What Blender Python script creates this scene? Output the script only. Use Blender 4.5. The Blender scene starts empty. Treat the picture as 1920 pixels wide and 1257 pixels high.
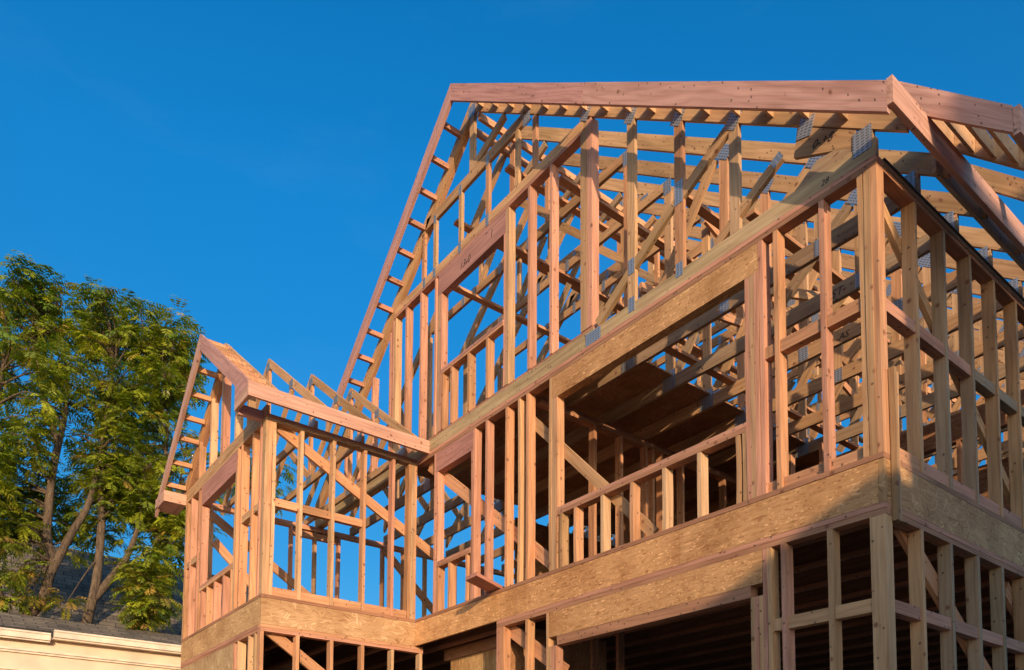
import bpy, math, random
from mathutils import Vector, Matrix, noise
random.seed(7)
R = math.radians
scn = bpy.context.scene
COL = scn.collection

# ------------------------------------------------------------------ node helpers
def new_mat(name):
    m = bpy.data.materials.new(name); m.use_nodes = True
    nt = m.node_tree; nt.nodes.clear()
    out = nt.nodes.new('ShaderNodeOutputMaterial')
    b = nt.nodes.new('ShaderNodeBsdfPrincipled')
    nt.links.new(b.outputs[0], out.inputs[0])
    return m, nt, b

def N(nt, typ, **kw):
    n = nt.nodes.new(typ)
    for k, v in kw.items():
        if k.startswith('i_'):
            key = k[2:]
            key = int(key) if key.isdigit() else key
            n.inputs[key].default_value = v
        else:
            setattr(n, k, v)
    return n

def L(nt, a, b): nt.links.new(a, b)

def ramp(nt, fac, stops, interp='LINEAR'):
    r = nt.nodes.new('ShaderNodeValToRGB'); r.color_ramp.interpolation = interp
    els = r.color_ramp.elements
    while len(els) < len(stops): els.new(0.5)
    for e, (p, c) in zip(els, stops):
        e.position = p; e.color = c if len(c) == 4 else (*c, 1)
    L(nt, fac, r.inputs[0]); return r.outputs[0]

def mapping(nt, vec, scale=(1, 1, 1), loc=(0, 0, 0), rot=(0, 0, 0)):
    m = N(nt, 'ShaderNodeMapping'); m.inputs['Scale'].default_value = scale
    m.inputs['Location'].default_value = loc; m.inputs['Rotation'].default_value = rot
    L(nt, vec, m.inputs['Vector']); return m.outputs[0]

def mix(nt, fac, a, b, mode='MIX'):
    m = N(nt, 'ShaderNodeMix', data_type='RGBA', blend_type=mode)
    if isinstance(fac, (int, float)): m.inputs[0].default_value = fac
    else: L(nt, fac, m.inputs[0])
    for v, i in ((a, 6), (b, 7)):
        if isinstance(v, tuple): m.inputs[i].default_value = v if len(v) == 4 else (*v, 1)
        else: L(nt, v, m.inputs[i])
    return m.outputs[2]

def math_n(nt, op, a, b=0.0, clamp=False):
    m = N(nt, 'ShaderNodeMath', operation=op, use_clamp=clamp)
    for v, i in ((a, 0), (b, 1)):
        if isinstance(v, (int, float)): m.inputs[i].default_value = v
        else: L(nt, v, m.inputs[i])
    return m.outputs[0]

def bump(nt, b, h, strength=0.3, dist=0.002):
    n = N(nt, 'ShaderNodeBump'); n.inputs['Strength'].default_value = strength
    n.inputs['Distance'].default_value = dist
    L(nt, h, n.inputs['Height']); L(nt, n.outputs[0], b.inputs['Normal'])

# ------------------------------------------------------------------ materials
def mat_lumber():
    m, nt, b = new_mat('lumber')
    g = N(nt, 'ShaderNodeAttribute', attribute_name='grain').outputs['Vector']
    t = N(nt, 'ShaderNodeAttribute', attribute_name='tint')
    fine = N(nt, 'ShaderNodeTexNoise', i_Scale=1.0, i_Detail=5.0, i_Roughness=0.65)
    L(nt, mapping(nt, g, (2.2, 75, 75)), fine.inputs['Vector'])
    # annual rings: distorted coordinate through sine bands
    warp = N(nt, 'ShaderNodeTexNoise', i_Scale=1.0, i_Detail=2.0)
    L(nt, mapping(nt, g, (0.9, 5, 5)), warp.inputs['Vector'])
    sx = N(nt, 'ShaderNodeSeparateXYZ'); L(nt, g, sx.inputs[0])
    rr = math_n(nt, 'ADD', math_n(nt, 'MULTIPLY', sx.outputs[1], 130.0), math_n(nt, 'MULTIPLY', sx.outputs[2], 95.0))
    rr = math_n(nt, 'ADD', rr, math_n(nt, 'MULTIPLY', warp.outputs[0], 26.0))
    rings = math_n(nt, 'ADD', math_n(nt, 'MULTIPLY', math_n(nt, 'SINE', rr), 0.5), 0.5)
    low = N(nt, 'ShaderNodeTexNoise', i_Scale=1.0, i_Detail=3.0)
    L(nt, mapping(nt, g, (1.6, 9, 9)), low.inputs['Vector'])
    # knots
    vk = N(nt, 'ShaderNodeTexVoronoi', i_Scale=1.0, i_Randomness=1.0)
    L(nt, mapping(nt, g, (7.5, 8.5, 8.5)), vk.inputs['Vector'])
    kd = ramp(nt, vk.outputs['Distance'], [(0.0, (1, 1, 1)), (0.09, (0.85, 0.85, 0.85)), (0.14, (0.3, 0.3, 0.3)), (0.20, (0, 0, 0))])
    ks = N(nt, 'ShaderNodeSeparateColor'); L(nt, vk.outputs['Color'], ks.inputs[0])
    kon = math_n(nt, 'GREATER_THAN', ks.outputs[0], 0.45)
    knot = math_n(nt, 'MULTIPLY', kd, kon)
    # nail heads / stamped dots
    vn = N(nt, 'ShaderNodeTexVoronoi', i_Scale=1.0)
    L(nt, mapping(nt, g, (17, 17, 17)), vn.inputs['Vector'])
    nd = ramp(nt, vn.outputs['Distance'], [(0.0, (1, 1, 1)), (0.13, (1, 1, 1)), (0.18, (0, 0, 0))])
    ns = N(nt, 'ShaderNodeSeparateColor'); L(nt, vn.outputs['Color'], ns.inputs[0])
    nail = math_n(nt, 'MULTIPLY', nd, math_n(nt, 'GREATER_THAN', ns.outputs[1], 0.6))
    c = mix(nt, 1.0, t.outputs['Color'], ramp(nt, fine.outputs[0], [(0.25, (0.72, 0.68, 0.64)), (0.5, (1, 1, 1)), (0.8, (1.16, 1.14, 1.1))]), 'MULTIPLY')
    c = mix(nt, 0.38, c, mix(nt, 1.0, c, ramp(nt, rings, [(0.0, (0.74, 0.62, 0.55)), (0.45, (1, 1, 1)), (1, (1.08, 1.08, 1.06))]), 'MULTIPLY'))
    c = mix(nt, 1.0, c, ramp(nt, low.outputs[0], [(0.25, (0.78, 0.74, 0.72)), (0.5, (1, 1, 1)), (0.75, (1.12, 1.12, 1.12))]), 'MULTIPLY')
    # weathered grey green stain, amount from tint alpha
    st = N(nt, 'ShaderNodeTexNoise', i_Scale=1.0, i_Detail=4.0)
    L(nt, mapping(nt, g, (1.3, 4, 4), (5, 3, 1)), st.inputs['Vector'])
    sf = ramp(nt, st.outputs[0], [(0.42, (0, 0, 0)), (0.62, (1, 1, 1))])
    sf = math_n(nt, 'MULTIPLY', sf, t.outputs['Alpha'])
    c = mix(nt, sf, c, mix(nt, 1.0, c, (0.66, 0.68, 0.60), 'MULTIPLY'))
    c = mix(nt, math_n(nt, 'MULTIPLY', knot, 0.9), c, (0.17, 0.06, 0.028))
    c = mix(nt, math_n(nt, 'MULTIPLY', nail, 0.75), c, (0.06, 0.035, 0.025))
    L(nt, c, b.inputs['Base Color'])
    b.inputs['Roughness'].default_value = 0.72
    b.inputs['Specular IOR Level'].default_value = 0.25
    bump(nt, b, math_n(nt, 'ADD', fine.outputs[0], math_n(nt, 'MULTIPLY', rings, 0.5)), 0.35, 0.0015)
    return m

def mat_osb():
    m, nt, b = new_mat('strand_board')
    g = N(nt, 'ShaderNodeAttribute', attribute_name='grain').outputs['Vector']
    t = N(nt, 'ShaderNodeAttribute', attribute_name='tint')
    wn = N(nt, 'ShaderNodeTexNoise', i_Scale=7.0, i_Detail=1.0); L(nt, g, wn.inputs['Vector'])
    gg = N(nt, 'ShaderNodeVectorMath', operation='MULTIPLY_ADD')
    L(nt, wn.outputs['Color'], gg.inputs[0]); gg.inputs[1].default_value = (0.05, 0.05, 0.0); L(nt, g, gg.inputs[2])
    fb = N(nt, 'ShaderNodeTexNoise', i_Scale=1.0, i_Detail=5.0, i_Roughness=0.7, i_Distortion=0.4); L(nt, mapping(nt, gg.outputs[0], (7, 48, 48)), fb.inputs['Vector'])
    cur = mix(nt, 1.0, t.outputs['Color'], ramp(nt, fb.outputs[0], [(0.28, (0.55, 0.43, 0.33)), (0.46, (0.93, 0.88, 0.80)), (0.62, (1.06, 1.05, 1.02)), (0.8, (1.22, 1.25, 1.28))]), 'MULTIPLY')
    hs = [fb.outputs[0]]
    lays = [((8, 58, 58), 0.05, 0.0, .70), ((9, 66, 66), -0.4, 3.1, .80), ((9, 62, 62), 0.55, 7.7, .84), ((10, 70, 70), -1.1, 11.2, .90), ((11, 66, 66), 1.25, 17.0, .90), ((4, 26, 26), 1.35, 23.0, .975)]
    for i, (s, a, off, thr) in enumerate(lays):
        mp = mapping(nt, mapping(nt, gg.outputs[0], (1, 1, 1), (off, off * 1.7, 0), (0, 0, a)), s)
        v = N(nt, 'ShaderNodeTexVoronoi', i_Scale=1.0, i_Randomness=0.9); L(nt, mp, v.inputs['Vector'])
        sc = N(nt, 'ShaderNodeSeparateColor'); L(nt, v.outputs['Color'], sc.inputs[0])
        shade = ramp(nt, sc.outputs[0], [(0.0, (0.58, 0.43, 0.30)), (0.35, (0.94, 0.9, 0.84)), (0.7, (1.14, 1.13, 1.08)), (1.0, (1.5, 1.58, 1.65))])
        on = math_n(nt, 'MULTIPLY', math_n(nt, 'GREATER_THAN', sc.outputs[1], thr), ramp(nt, v.outputs['Distance'], [(0.40, (1, 1, 1)), (0.50, (0, 0, 0))]))
        cur = mix(nt, math_n(nt, 'MULTIPLY', on, 0.9), cur, mix(nt, 1.0, t.outputs['Color'], shade, 'MULTIPLY'))
        hs.append(math_n(nt, 'MULTIPLY', sc.outputs[2], on))
    blot = N(nt, 'ShaderNodeTexNoise', i_Scale=2.6, i_Detail=3.0); L(nt, g, blot.inputs['Vector'])
    cur = mix(nt, 1.0, cur, ramp(nt, blot.outputs[0], [(0.3, (0.74, 0.64, 0.54)), (0.6, (1.05, 1.03, 1.0))]), 'MULTIPLY')
    dots = N(nt, 'ShaderNodeTexVoronoi', i_Scale=1.0); L(nt, mapping(nt, g, (26, 40, 40)), dots.inputs['Vector'])
    dd = ramp(nt, dots.outputs['Distance'], [(0.06, (1, 1, 1)), (0.14, (0, 0, 0))])
    ds = N(nt, 'ShaderNodeSeparateColor'); L(nt, dots.outputs['Color'], ds.inputs[0])
    cur = mix(nt, math_n(nt, 'MULTIPLY', dd, math_n(nt, 'MULTIPLY', math_n(nt, 'GREATER_THAN', ds.outputs[0], 0.8), 0.6)), cur, (0.10, 0.05, 0.025))
    L(nt, cur, b.inputs['Base Color']); b.inputs['Roughness'].default_value = 0.7
    b.inputs['Specular IOR Level'].default_value = 0.3
    h = hs[0]
    for x in hs[1:]: h = math_n(nt, 'MAXIMUM', h, x)
    bump(nt, b, h, 0.5, 0.003)
    return m

def mat_plate():
    m, nt, b = new_mat('galvanised_plate')
    g = N(nt, 'ShaderNodeAttribute', attribute_name='grain').outputs['Vector']
    s = N(nt, 'ShaderNodeSeparateXYZ'); L(nt, g, s.inputs[0])
    a = math_n(nt, 'SINE', math_n(nt, 'MULTIPLY', s.outputs[1], 2 * math.pi / 0.020))
    c = math_n(nt, 'SINE', math_n(nt, 'MULTIPLY', s.outputs[0], 2 * math.pi / 0.034))
    h = math_n(nt, 'MULTIPLY', math_n(nt, 'GREATER_THAN', a, 0.1), math_n(nt, 'GREATER_THAN', c, -0.55))
    L(nt, mix(nt, h, (0.43, 0.45, 0.47), (0.20, 0.19, 0.18)), b.inputs['Base Color'])
    b.inputs['Metallic'].default_value = 0.7; b.inputs['Roughness'].default_value = 0.5
    bump(nt, b, h, 0.6, -0.004)
    return m

def mat_simple(name, col, rough=0.7, scale=8.0, amt=0.2, metal=0.0, bumpd=0.004):
    m, nt, b = new_mat(name)
    tc = N(nt, 'ShaderNodeTexCoord').outputs['Object']
    n = N(nt, 'ShaderNodeTexNoise', i_Scale=scale, i_Detail=6.0); L(nt, tc, n.inputs['Vector'])
    lo = tuple(c * (1 - amt) for c in col); hi = tuple(min(1, c * (1 + amt)) for c in col)
    L(nt, ramp(nt, n.outputs[0], [(0.3, lo), (0.7, hi)]), b.inputs['Base Color'])
    b.inputs['Roughness'].default_value = rough; b.inputs['Metallic'].default_value = metal
    bump(nt, b, n.outputs[0], 0.4, bumpd)
    return m

def mat_shingle():
    m, nt, b = new_mat('asphalt_shingle')
    g = N(nt, 'ShaderNodeAttribute', attribute_name='grain').outputs['Vector']
    br = N(nt, 'ShaderNodeTexBrick', offset=0.5)
    br.inputs['Scale'].default_value = 1.0; br.inputs['Brick Width'].default_value = 0.30
    br.inputs['Row Height'].default_value = 0.14; br.inputs['Mortar Size'].default_value = 0.008
    br.inputs['Color1'].default_value = (0.21, 0.165, 0.115, 1); br.inputs['Color2'].default_value = (0.12, 0.094, 0.07, 1)
    br.inputs['Mortar'].default_value = (0.025, 0.022, 0.02, 1)
    L(nt, g, br.inputs['Vector'])
    n = N(nt, 'ShaderNodeTexNoise', i_Scale=3.0, i_Detail=6.0); L(nt, g, n.inputs['Vector'])
    n2 = N(nt, 'ShaderNodeTexNoise', i_Scale=70.0, i_Detail=2.0); L(nt, g, n2.inputs['Vector'])
    c = mix(nt, 1.0, br.outputs[0], ramp(nt, n.outputs[0], [(0.3, (0.6, 0.6, 0.6)), (0.7, (1.4, 1.35, 1.25))]), 'MULTIPLY')
    c = mix(nt, 1.0, c, ramp(nt, n2.outputs[0], [(0.3, (0.7, 0.7, 0.7)), (0.7, (1.3, 1.3, 1.3))]), 'MULTIPLY')
    L(nt, c, b.inputs['Base Color']); b.inputs['Roughness'].default_value = 0.9
    bump(nt, b, math_n(nt, 'SUBTRACT', n2.outputs[0], math_n(nt, 'MULTIPLY', br.outputs['Fac'], 2.0)), 0.8, 0.01)
    return m

def mat_bark():
    m, nt, b = new_mat('bark')
    tc = N(nt, 'ShaderNodeTexCoord').outputs['Object']
    n = N(nt, 'ShaderNodeTexNoise', i_Scale=1.0, i_Detail=6.0, i_Distortion=0.6)
    L(nt, mapping(nt, tc, (26, 26, 5)), n.inputs['Vector'])
    v = N(nt, 'ShaderNodeTexVoronoi', feature='DISTANCE_TO_EDGE'); L(nt, mapping(nt, tc, (30, 30, 7)), v.inputs['Vector'])
    c = ramp(nt, n.outputs[0], [(0.3, (0.09, 0.055, 0.032)), (0.55, (0.24, 0.155, 0.09)), (0.8, (0.36, 0.25, 0.155))])
    c = mix(nt, ramp(nt, v.outputs['Distance'], [(0, (1, 1, 1)), (0.14, (0, 0, 0))]), c, (0.03, 0.02, 0.014))
    L(nt, c, b.inputs['Base Color']); b.inputs['Roughness'].default_value = 0.95
    bump(nt, b, math_n(nt, 'ADD', v.outputs['Distance'], n.outputs[0]), 1.0, 0.02)
    return m

def mat_leaf():
    m, nt, b = new_mat('leaf')
    t = N(nt, 'ShaderNodeAttribute', attribute_name='tint').outputs['Color']
    L(nt, t, b.inputs['Base Color']); b.inputs['Roughness'].default_value = 0.45
    out = nt.nodes['Material Output'] if 'Material Output' in nt.nodes else [n for n in nt.nodes if n.type == 'OUTPUT_MATERIAL'][0]
    tr = N(nt, 'ShaderNodeBsdfTranslucent')
    L(nt, mix(nt, 1.0, t, (1.3, 1.5, 0.5), 'MULTIPLY'), tr.inputs[0])
    ms = N(nt, 'ShaderNodeMixShader'); ms.inputs[0].default_value = 0.4
    L(nt, b.outputs[0], ms.inputs[1]); L(nt, tr.outputs[0], ms.inputs[2]); L(nt, ms.outputs[0], out.inputs[0])
    return m

LUM = mat_lumber(); OSB = mat_osb(); GALV = mat_plate(); SHG = mat_shingle(); BARK = mat_bark(); LEAF = mat_leaf()
PLY = OSB
INK = mat_simple('marker_ink', (0.03, 0.022, 0.02), 0.8)
STUCCO = mat_simple('cream_paint', (0.60, 0.45, 0.31), 0.75, 3, 0.12)
TRIM = mat_simple('cream_trim', (0.62, 0.49, 0.36), 0.55, 4, 0.22)
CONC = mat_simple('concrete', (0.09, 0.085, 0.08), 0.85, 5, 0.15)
GLASS = mat_simple('window_glass', (0.03, 0.04, 0.05), 0.08, 3, 0.1)
GREYWALL = mat_simple('grey_siding', (0.36, 0.36, 0.34), 0.7, 7, 0.08)

# ------------------------------------------------------------------ mesh builder
PINK = (0.55, 0.262, 0.160); ORNG = (0.57, 0.280, 0.137); TAN = (0.53, 0.300, 0.142); PALE = (0.58, 0.350, 0.185)
ROSE = (0.46, 0.22, 0.165); GREY = (0.37, 0.245, 0.14); BROWN = (0.38, 0.18, 0.095)
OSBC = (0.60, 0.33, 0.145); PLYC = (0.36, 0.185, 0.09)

def pick(kind=None):
    if kind is None: kind = random.choice([PINK, PINK, ORNG, ORNG, TAN, PALE])
    k = random.uniform(0.80, 1.08); j = random.uniform(-0.03, 0.03)
    return (kind[0] * k, kind[1] * (k + j), kind[2] * (k + j * 1.5), random.choice([0, 0, 0, 0.3, 0.8]))

class MB:
    def __init__(s): s.v = []; s.f = []; s.g = []; s.t = []; s.mi = []
    def hexa(s, A, B, tint=None, seg=1, bow=0.0, mi=0):
        """box between quad A (4 pts, ring order) and quad B; grain runs A->B"""
        A = [Vector(a) for a in A]; B = [Vector(b) for b in B]
        tint = tint or pick()
        if len(tint) == 3: tint = (*tint, 0.0)
        ln = ((B[0] + B[2]) - (A[0] + A[2])).length / 2
        w = (A[1] - A[0]).length; h = (A[3] - A[0]).length
        off = Vector((random.uniform(0, 60), random.uniform(0, 9), random.uniform(0, 9)))
        uv = [(0, 0), (w, 0), (w, h), (0, h)]
        base = len(s.v)
        bd = Vector((random.uniform(-1, 1), random.uniform(-1, 1), random.uniform(-.4, .4))) * bow
        for k in range(seg + 1):
            u = k / seg
            o = bd * math.sin(math.pi * u)
            for i in range(4):
                s.v.append(A[i].lerp(B[i], u) + o)
                s.g.append(off + Vector((u * ln, uv[i][0], uv[i][1]))); s.t.append(tint)
        for k in range(seg):
            a = base + 4 * k
            for i in range(4):
                j = (i + 1) % 4
                s.f.append((a + i, a + j, a + 4 + j, a + 4 + i)); s.mi.append(mi)
        e = base + 4 * seg
        s.f.append((base + 3, base + 2, base + 1, base)); s.mi.append(mi)
        s.f.append((e, e + 1, e + 2, e + 3)); s.mi.append(mi)
        return s
    def box(s, x0, x1, y0, y1, z0, z1, tint=None, seg=1, bow=0.0, mi=0):
        dx, dy, dz = x1 - x0, y1 - y0, z1 - z0
        m = max(dx, dy, dz)
        if m == dz:
            A = [(x0, y0, z0), (x1, y0, z0), (x1, y1, z0), (x0, y1, z0)]; B = [(x, y, z1) for x, y, _ in A]
        elif m == dx:
            A = [(x0, y0, z0), (x0, y1, z0), (x0, y1, z1), (x0, y0, z1)]; B = [(x1, y, z) for _, y, z in A]
        else:
            A = [(x0, y0, z0), (x0, y0, z1), (x1, y0, z1), (x1, y0, z0)]; B = [(x, y1, z) for x, _, z in A]
        return s.hexa(A, B, tint, seg, bow, mi)
    def xz(s, pa0, pa1, pb1, pb0, y0, y1, tint=None, mi=0):
        """prism in y of an XZ quad; grain from a to b"""
        A = [(pa0[0], y0, pa0[1]), (pa0[0], y1, pa0[1]), (pa1[0], y1, pa1[1]), (pa1[0], y0, pa1[1])]
        B = [(pb0[0], y0, pb0[1]), (pb0[0], y1, pb0[1]), (pb1[0], y1, pb1[1]), (pb1[0], y0, pb1[1])]
        return s.hexa(A, B, tint, 1, 0, mi)
    def bar(s, a, b, w, t, nrm, tint=None, seg=1, bow=0, mi=0):
        """bar from a to b; t thick along nrm, w wide across"""
        a = Vector(a); b = Vector(b); d = (b - a).normalized(); n = Vector(nrm); n = (n - d * n.dot(d)).normalized()
        u = d.cross(n)
        q = [(-1, -1), (1, -1), (1, 1), (-1, 1)]
        A = [a + u * (i * w / 2) + n * (j * t / 2) for i, j in q]; B = [b + u * (i * w / 2) + n * (j * t / 2) for i, j in q]
        return s.hexa(A, B, tint, seg, bow, mi)
    def build(s, name, mats, parent=None, smooth=False):
        lo = Vector([min(v[i] for v in s.v) for i in range(3)]); hi = Vector([max(v[i] for v in s.v) for i in range(3)])
        c = Vector(((lo.x + hi.x) / 2, (lo.y + hi.y) / 2, lo.z))
        me = bpy.data.meshes.new(name)
        me.from_pydata([tuple(v - c) for v in s.v], [], s.f)
        if not isinstance(mats, (list, tuple)): mats = [mats]
        for m in mats: me.materials.append(m)
        if len(mats) > 1: me.polygons.foreach_set('material_index', s.mi)
        if s.g:
            a = me.attributes.new('grain', 'FLOAT_VECTOR', 'POINT'); a.data.foreach_set('vector', [x for g in s.g for x in g])
            a = me.attributes.new('tint', 'FLOAT_COLOR', 'POINT'); a.data.foreach_set('color', [x for t in s.t for x in t])
        if smooth: me.polygons.foreach_set('use_smooth', [True] * len(me.polygons))
        me.update()
        o = bpy.data.objects.new(name, me); COL.objects.link(o)
        o['w'] = tuple(c)
        if parent is not None:
            o.parent = parent; o.location = c - Vector(parent['w'])
        else: o.location = c
        return o

def tag(o, label=None, cat=None, group=None, kind=None):
    for k, v in (('label', label), ('category', cat), ('group', group), ('kind', kind)):
        if v: o[k] = v
    return o
def empty(name, loc):
    o = bpy.data.objects.new(name, None); COL.objects.link(o); o.location = loc; o['w'] = tuple(loc); o.empty_display_size = 0.3
    return o

# ------------------------------------------------------------------ the timber frame
W, D, HB = 5.857, 1.919, 3.10          # front wall length, bay projection, bay width
XL = -W - HB                           # left wall of the house
ZT = 2.06; LEN = 8.54                  # plate height, house depth
T = 0.038; DP = 0.092
ZF = -2.80                             # ground floor slab
house = empty('house_frame', (-4.5, 3.0, -3.35))
tag(house, 'unfinished two-storey timber house frame with open stud walls, bare roof trusses and a projecting bay', 'house')

def P(name, mb, mat=LUM, parent=house): return mb.build(name, mat, parent)
def stud(x, y, z0, z1, along='x', name='stud', tint=None, w=T, d=DP):
    """x,y: outer-left corner; along x: face T wide in x, DP deep in +y"""
    mb = MB()
    if along == 'x': mb.box(x, x + w, y, y + d, z0, z1, tint, 6, 0.006)
    else: mb.box(x - d, x, y, y + w, z0, z1, tint, 6, 0.006)
    return P(name, mb)
def plate(name, x0, x1, y0, y1, z0, z1, tint=None, mat=LUM, parent=house):
    return P(name, MB().box(x0, x1, y0, y1, z0, z1, tint), mat, parent)

ZS = 0.040      # stud foot
ZH = 1.984      # stud head
# --- upper front wall, y = 0
plate('sole_plate', -W, 0, -0.004, DP, 0.003, ZS - 0.001, pick(BROWN))
for x in (-0.136, -0.090, -0.040):
    stud(x, 0, ZS, ZH, name='corner_post', w=0.038 if x < -0.1 else (0.048 if x < -0.05 else 0.040), tint=pick(ORNG if x > -.05 else TAN))
for x, tt in ((-0.415, PINK), (-0.781, ORNG), (-3.684, ORNG), (-3.822, TAN), (-4.035, ORNG), (-4.40, PINK)):
    stud(x, 0, ZS, ZH, tint=pick(tt))
for x, tt in ((-0.912, PINK), (-3.317, TAN), (-4.634, PINK), (-5.452, PINK)):
    stud(x, 0, ZS, ZH, name='king_stud', tint=pick(tt))
for x, z1, tt in ((-1.030, 1.758, PINK), (-0.991, 1.758, PALE), (-0.952, 1.758, PINK), (-3.277, 1.758, PALE), (-3.238, 1.758, ORNG), (-4.675, 1.748, PINK), (-5.412, 1.748, PINK)):
    stud(x, 0, ZS, z1, name='trimmer_stud', tint=pick(tt))
hdr = plate('window_header', -3.275, -0.915, 0.0, DP, 1.760, 1.982, pick(OSBC), OSB)
plate('window_header', -5.41, -4.638, 0.0, DP, 1.750, 1.982, pick(ROSE))
P('window_sill', MB().box(-3.197, -1.034, -0.002, DP, 0.568, 0.604, pick(BROWN)).box(-3.197, -1.034, 0, DP, 0.606, 0.642, pick(PINK)))
P('window_sill', MB().box(-5.372, -4.678, -0.002, DP, 0.575, 0.611, pick(BROWN)).box(-5.372, -4.678, 0, DP, 0.613, 0.645, pick(PINK)))
for x in (-3.160, -2.957, -2.596, -2.231, -1.865, -1.499, -1.132, -1.072): stud(x, 0, ZS, 0.567, name='cripple_stud', tint=pick(random.choice([PALE, TAN, ORNG])))
for x in (-5.372, -5.129, -4.769): stud(x, 0, ZS, 0.574, name='cripple_stud', tint=pick(ORNG))
P('top_plate', MB().box(-W, 0, 0, DP, 1.985, 2.021, pick(BROWN)).box(-W, 0.0, -0.002, DP, 2.0225, 2.058, pick(PINK)))
for a, b in ((-0.874, -0.783), (-0.741, -0.417), (-0.375, -0.138)):
    plate('sole_block', a, b, 0.03, DP, ZS, 0.125, pick(ORNG))
for a, b in ((-0.872, -0.783), (-0.741, -0.417), (-0.375, -0.138)):
    plate('blocking', a, b, 0.012, DP - .01, 1.055, 1.145, pick(ORNG))
# --- upper side wall, x = 0
plate('sole_plate', -DP, 0.0, DP + .002, LEN, 0.003, ZS - 0.001, pick(BROWN))
ys = [0.515 + 0.44 * k for k in range(18)]
for i, y in enumerate(ys):
    stud(0, y, ZS, ZH, 'y', tint=pick(random.choice([PINK, GREY, TAN, GREY])))
    a = (DP + 0.003) if i == 0 else ys[i - 1] + T + .001
    if i < 12:
        plate('sole_block', -DP, -0.012, a, y - .001, ZS, 0.135, pick(ORNG if i < 1 else PINK))
        plate('blocking', -DP + .01, -0.012, a, y - .001, 1.03, 1.115, pick(random.choice([PINK, GREY])))
P('top_plate', MB().box(-DP, 0, DP + .002, LEN, 1.985, 2.021, pick(BROWN)).box(-DP, 0.004, DP + .002, LEN, 2.0225, 2.058, pick(GREY)))
P('sheathing_strip', MB().box(-0.1, 0.012, DP + 0.002, LEN, 2.0595, 2.072, (0.09, 0.075, 0.055, 0.6)))
P('corner_board', MB().box(0.002, 0.040, 0.080, 0.112, -0.40, 0.62, (0.34, 0.20, 0.095, 0.5), 8, .006).box(0.002, 0.036, 0.114, 0.150, -0.40, 0.60, (0.42, 0.24, 0.12, 0.4), 8, .008))
# --- floor band
for a, b in ((-W + .001, -4.122), (-4.118, -1.692), (-1.688, -.042)):
    plate('rim_board', a, b, 0, 0.032, -0.288, 0.0, pick(OSBC), OSB)
plate('rim_board', -0.040, -0.0, 0.002, 0.032, -0.288, 0.0, (0.40, 0.235, 0.11, 0), OSB)
plate('rim_board', -0.032, 0, 0.034, LEN, -0.288, 0.0, pick((0.50, 0.30, 0.14)), OSB)
plate('rim_board', -W - .032, -W - .0, -D, -0.001, -0.288, 0.0, pick((0.53, 0.325, 0.17)), OSB)
plate('rim_board', XL, -W - .034, -D, -D + .032, -0.288, 0.0, pick((0.53, 0.325, 0.155)), OSB)
plate('rim_board', XL, XL + .032, -D + .034, LEN, -0.288, 0.0, pick(OSBC), OSB)
P('floor_deck', MB().box(XL + .2, -.16, .15, LEN - .02, -0.030, 0.001, (0.10, 0.05, 0.025, 0)).box(XL + .16, -W - .112, -D + .16, .148, -0.030, 0.001, (0.10, 0.05, 0.025, 0)), OSB)  # deck tinted near-black: shade of the lower interior painted in
for k in range(1, 20):
    y = -D + 0.56 * k
    if y > LEN - .1: break
    x1 = -.034 if y > 0.04 else -W - .034
    P('floor_joist', MB().box(XL + .034, x1, y, y + .058, -0.288, -0.252, pick(BROWN)).box(XL + .034, x1, y + .024, y + .034, -0.2515, -0.0695, (0.16, 0.085, 0.045, 0)).box(XL + .034, x1, y, y + .058, -0.069, -0.032, pick(BROWN)))  # web tint darkened to paint shade between the flanges
# --- lower front wall
ZL = -0.368
P('top_plate', MB().box(-4.17, 0, 0, DP, -0.3265, -0.290, pick(PINK)).box(-4.17, 0, 0.002, DP, -0.366, -0.3285, pick(BROWN)))
def low(x, tt=None, z1=ZL, name='stud', w=T): return stud(x, 0, ZF + .04, z1, name=name, tint=pick(tt), w=w)
low(-0.105, TAN, name='corner_post', w=0.102)
low(-0.405, TAN, w=.04); low(-0.762, PINK, w=.04); low(-3.68, ORNG); 
low(-0.912, PINK, name='king_stud', w=0.034); low(-0.876, TAN, name='king_stud', w=0.034); low(-3.355, TAN, name='king_stud', w=.034)
low(-4.168, PINK, name='king_stud', w=.05); low(-4.116, ORNG, name='king_stud', w=.07)
for x, z in ((-1.018, -.704), (-0.983, -.704), (-0.948, -.704), (-3.320, -.704), (-3.283, -.704), (-3.246, -.704)):
    low(x, random.choice([PINK, TAN]), z, name='trimmer_stud', w=.034)
plate('garage_header', -3.318, -0.915, 0.0, DP, -0.612, -0.368, pick(OSBC), OSB)
plate('garage_header', -3.20, -1.02, 0.002, DP - .002, -0.702, -0.614, pick(BROWN))
for a, b in ((-0.84, -0.764), (-0.72, -0.407), (-0.363, -0.108)):
    plate('blocking', a, b, 0.012, DP - .01, -0.985, -0.895, pick(TAN))
P('brace', MB().bar((-4.15, .115, -.33), (-3.2, .115, -.95), .14, .038, (0, 1, 0), pick(ORNG)))
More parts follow.
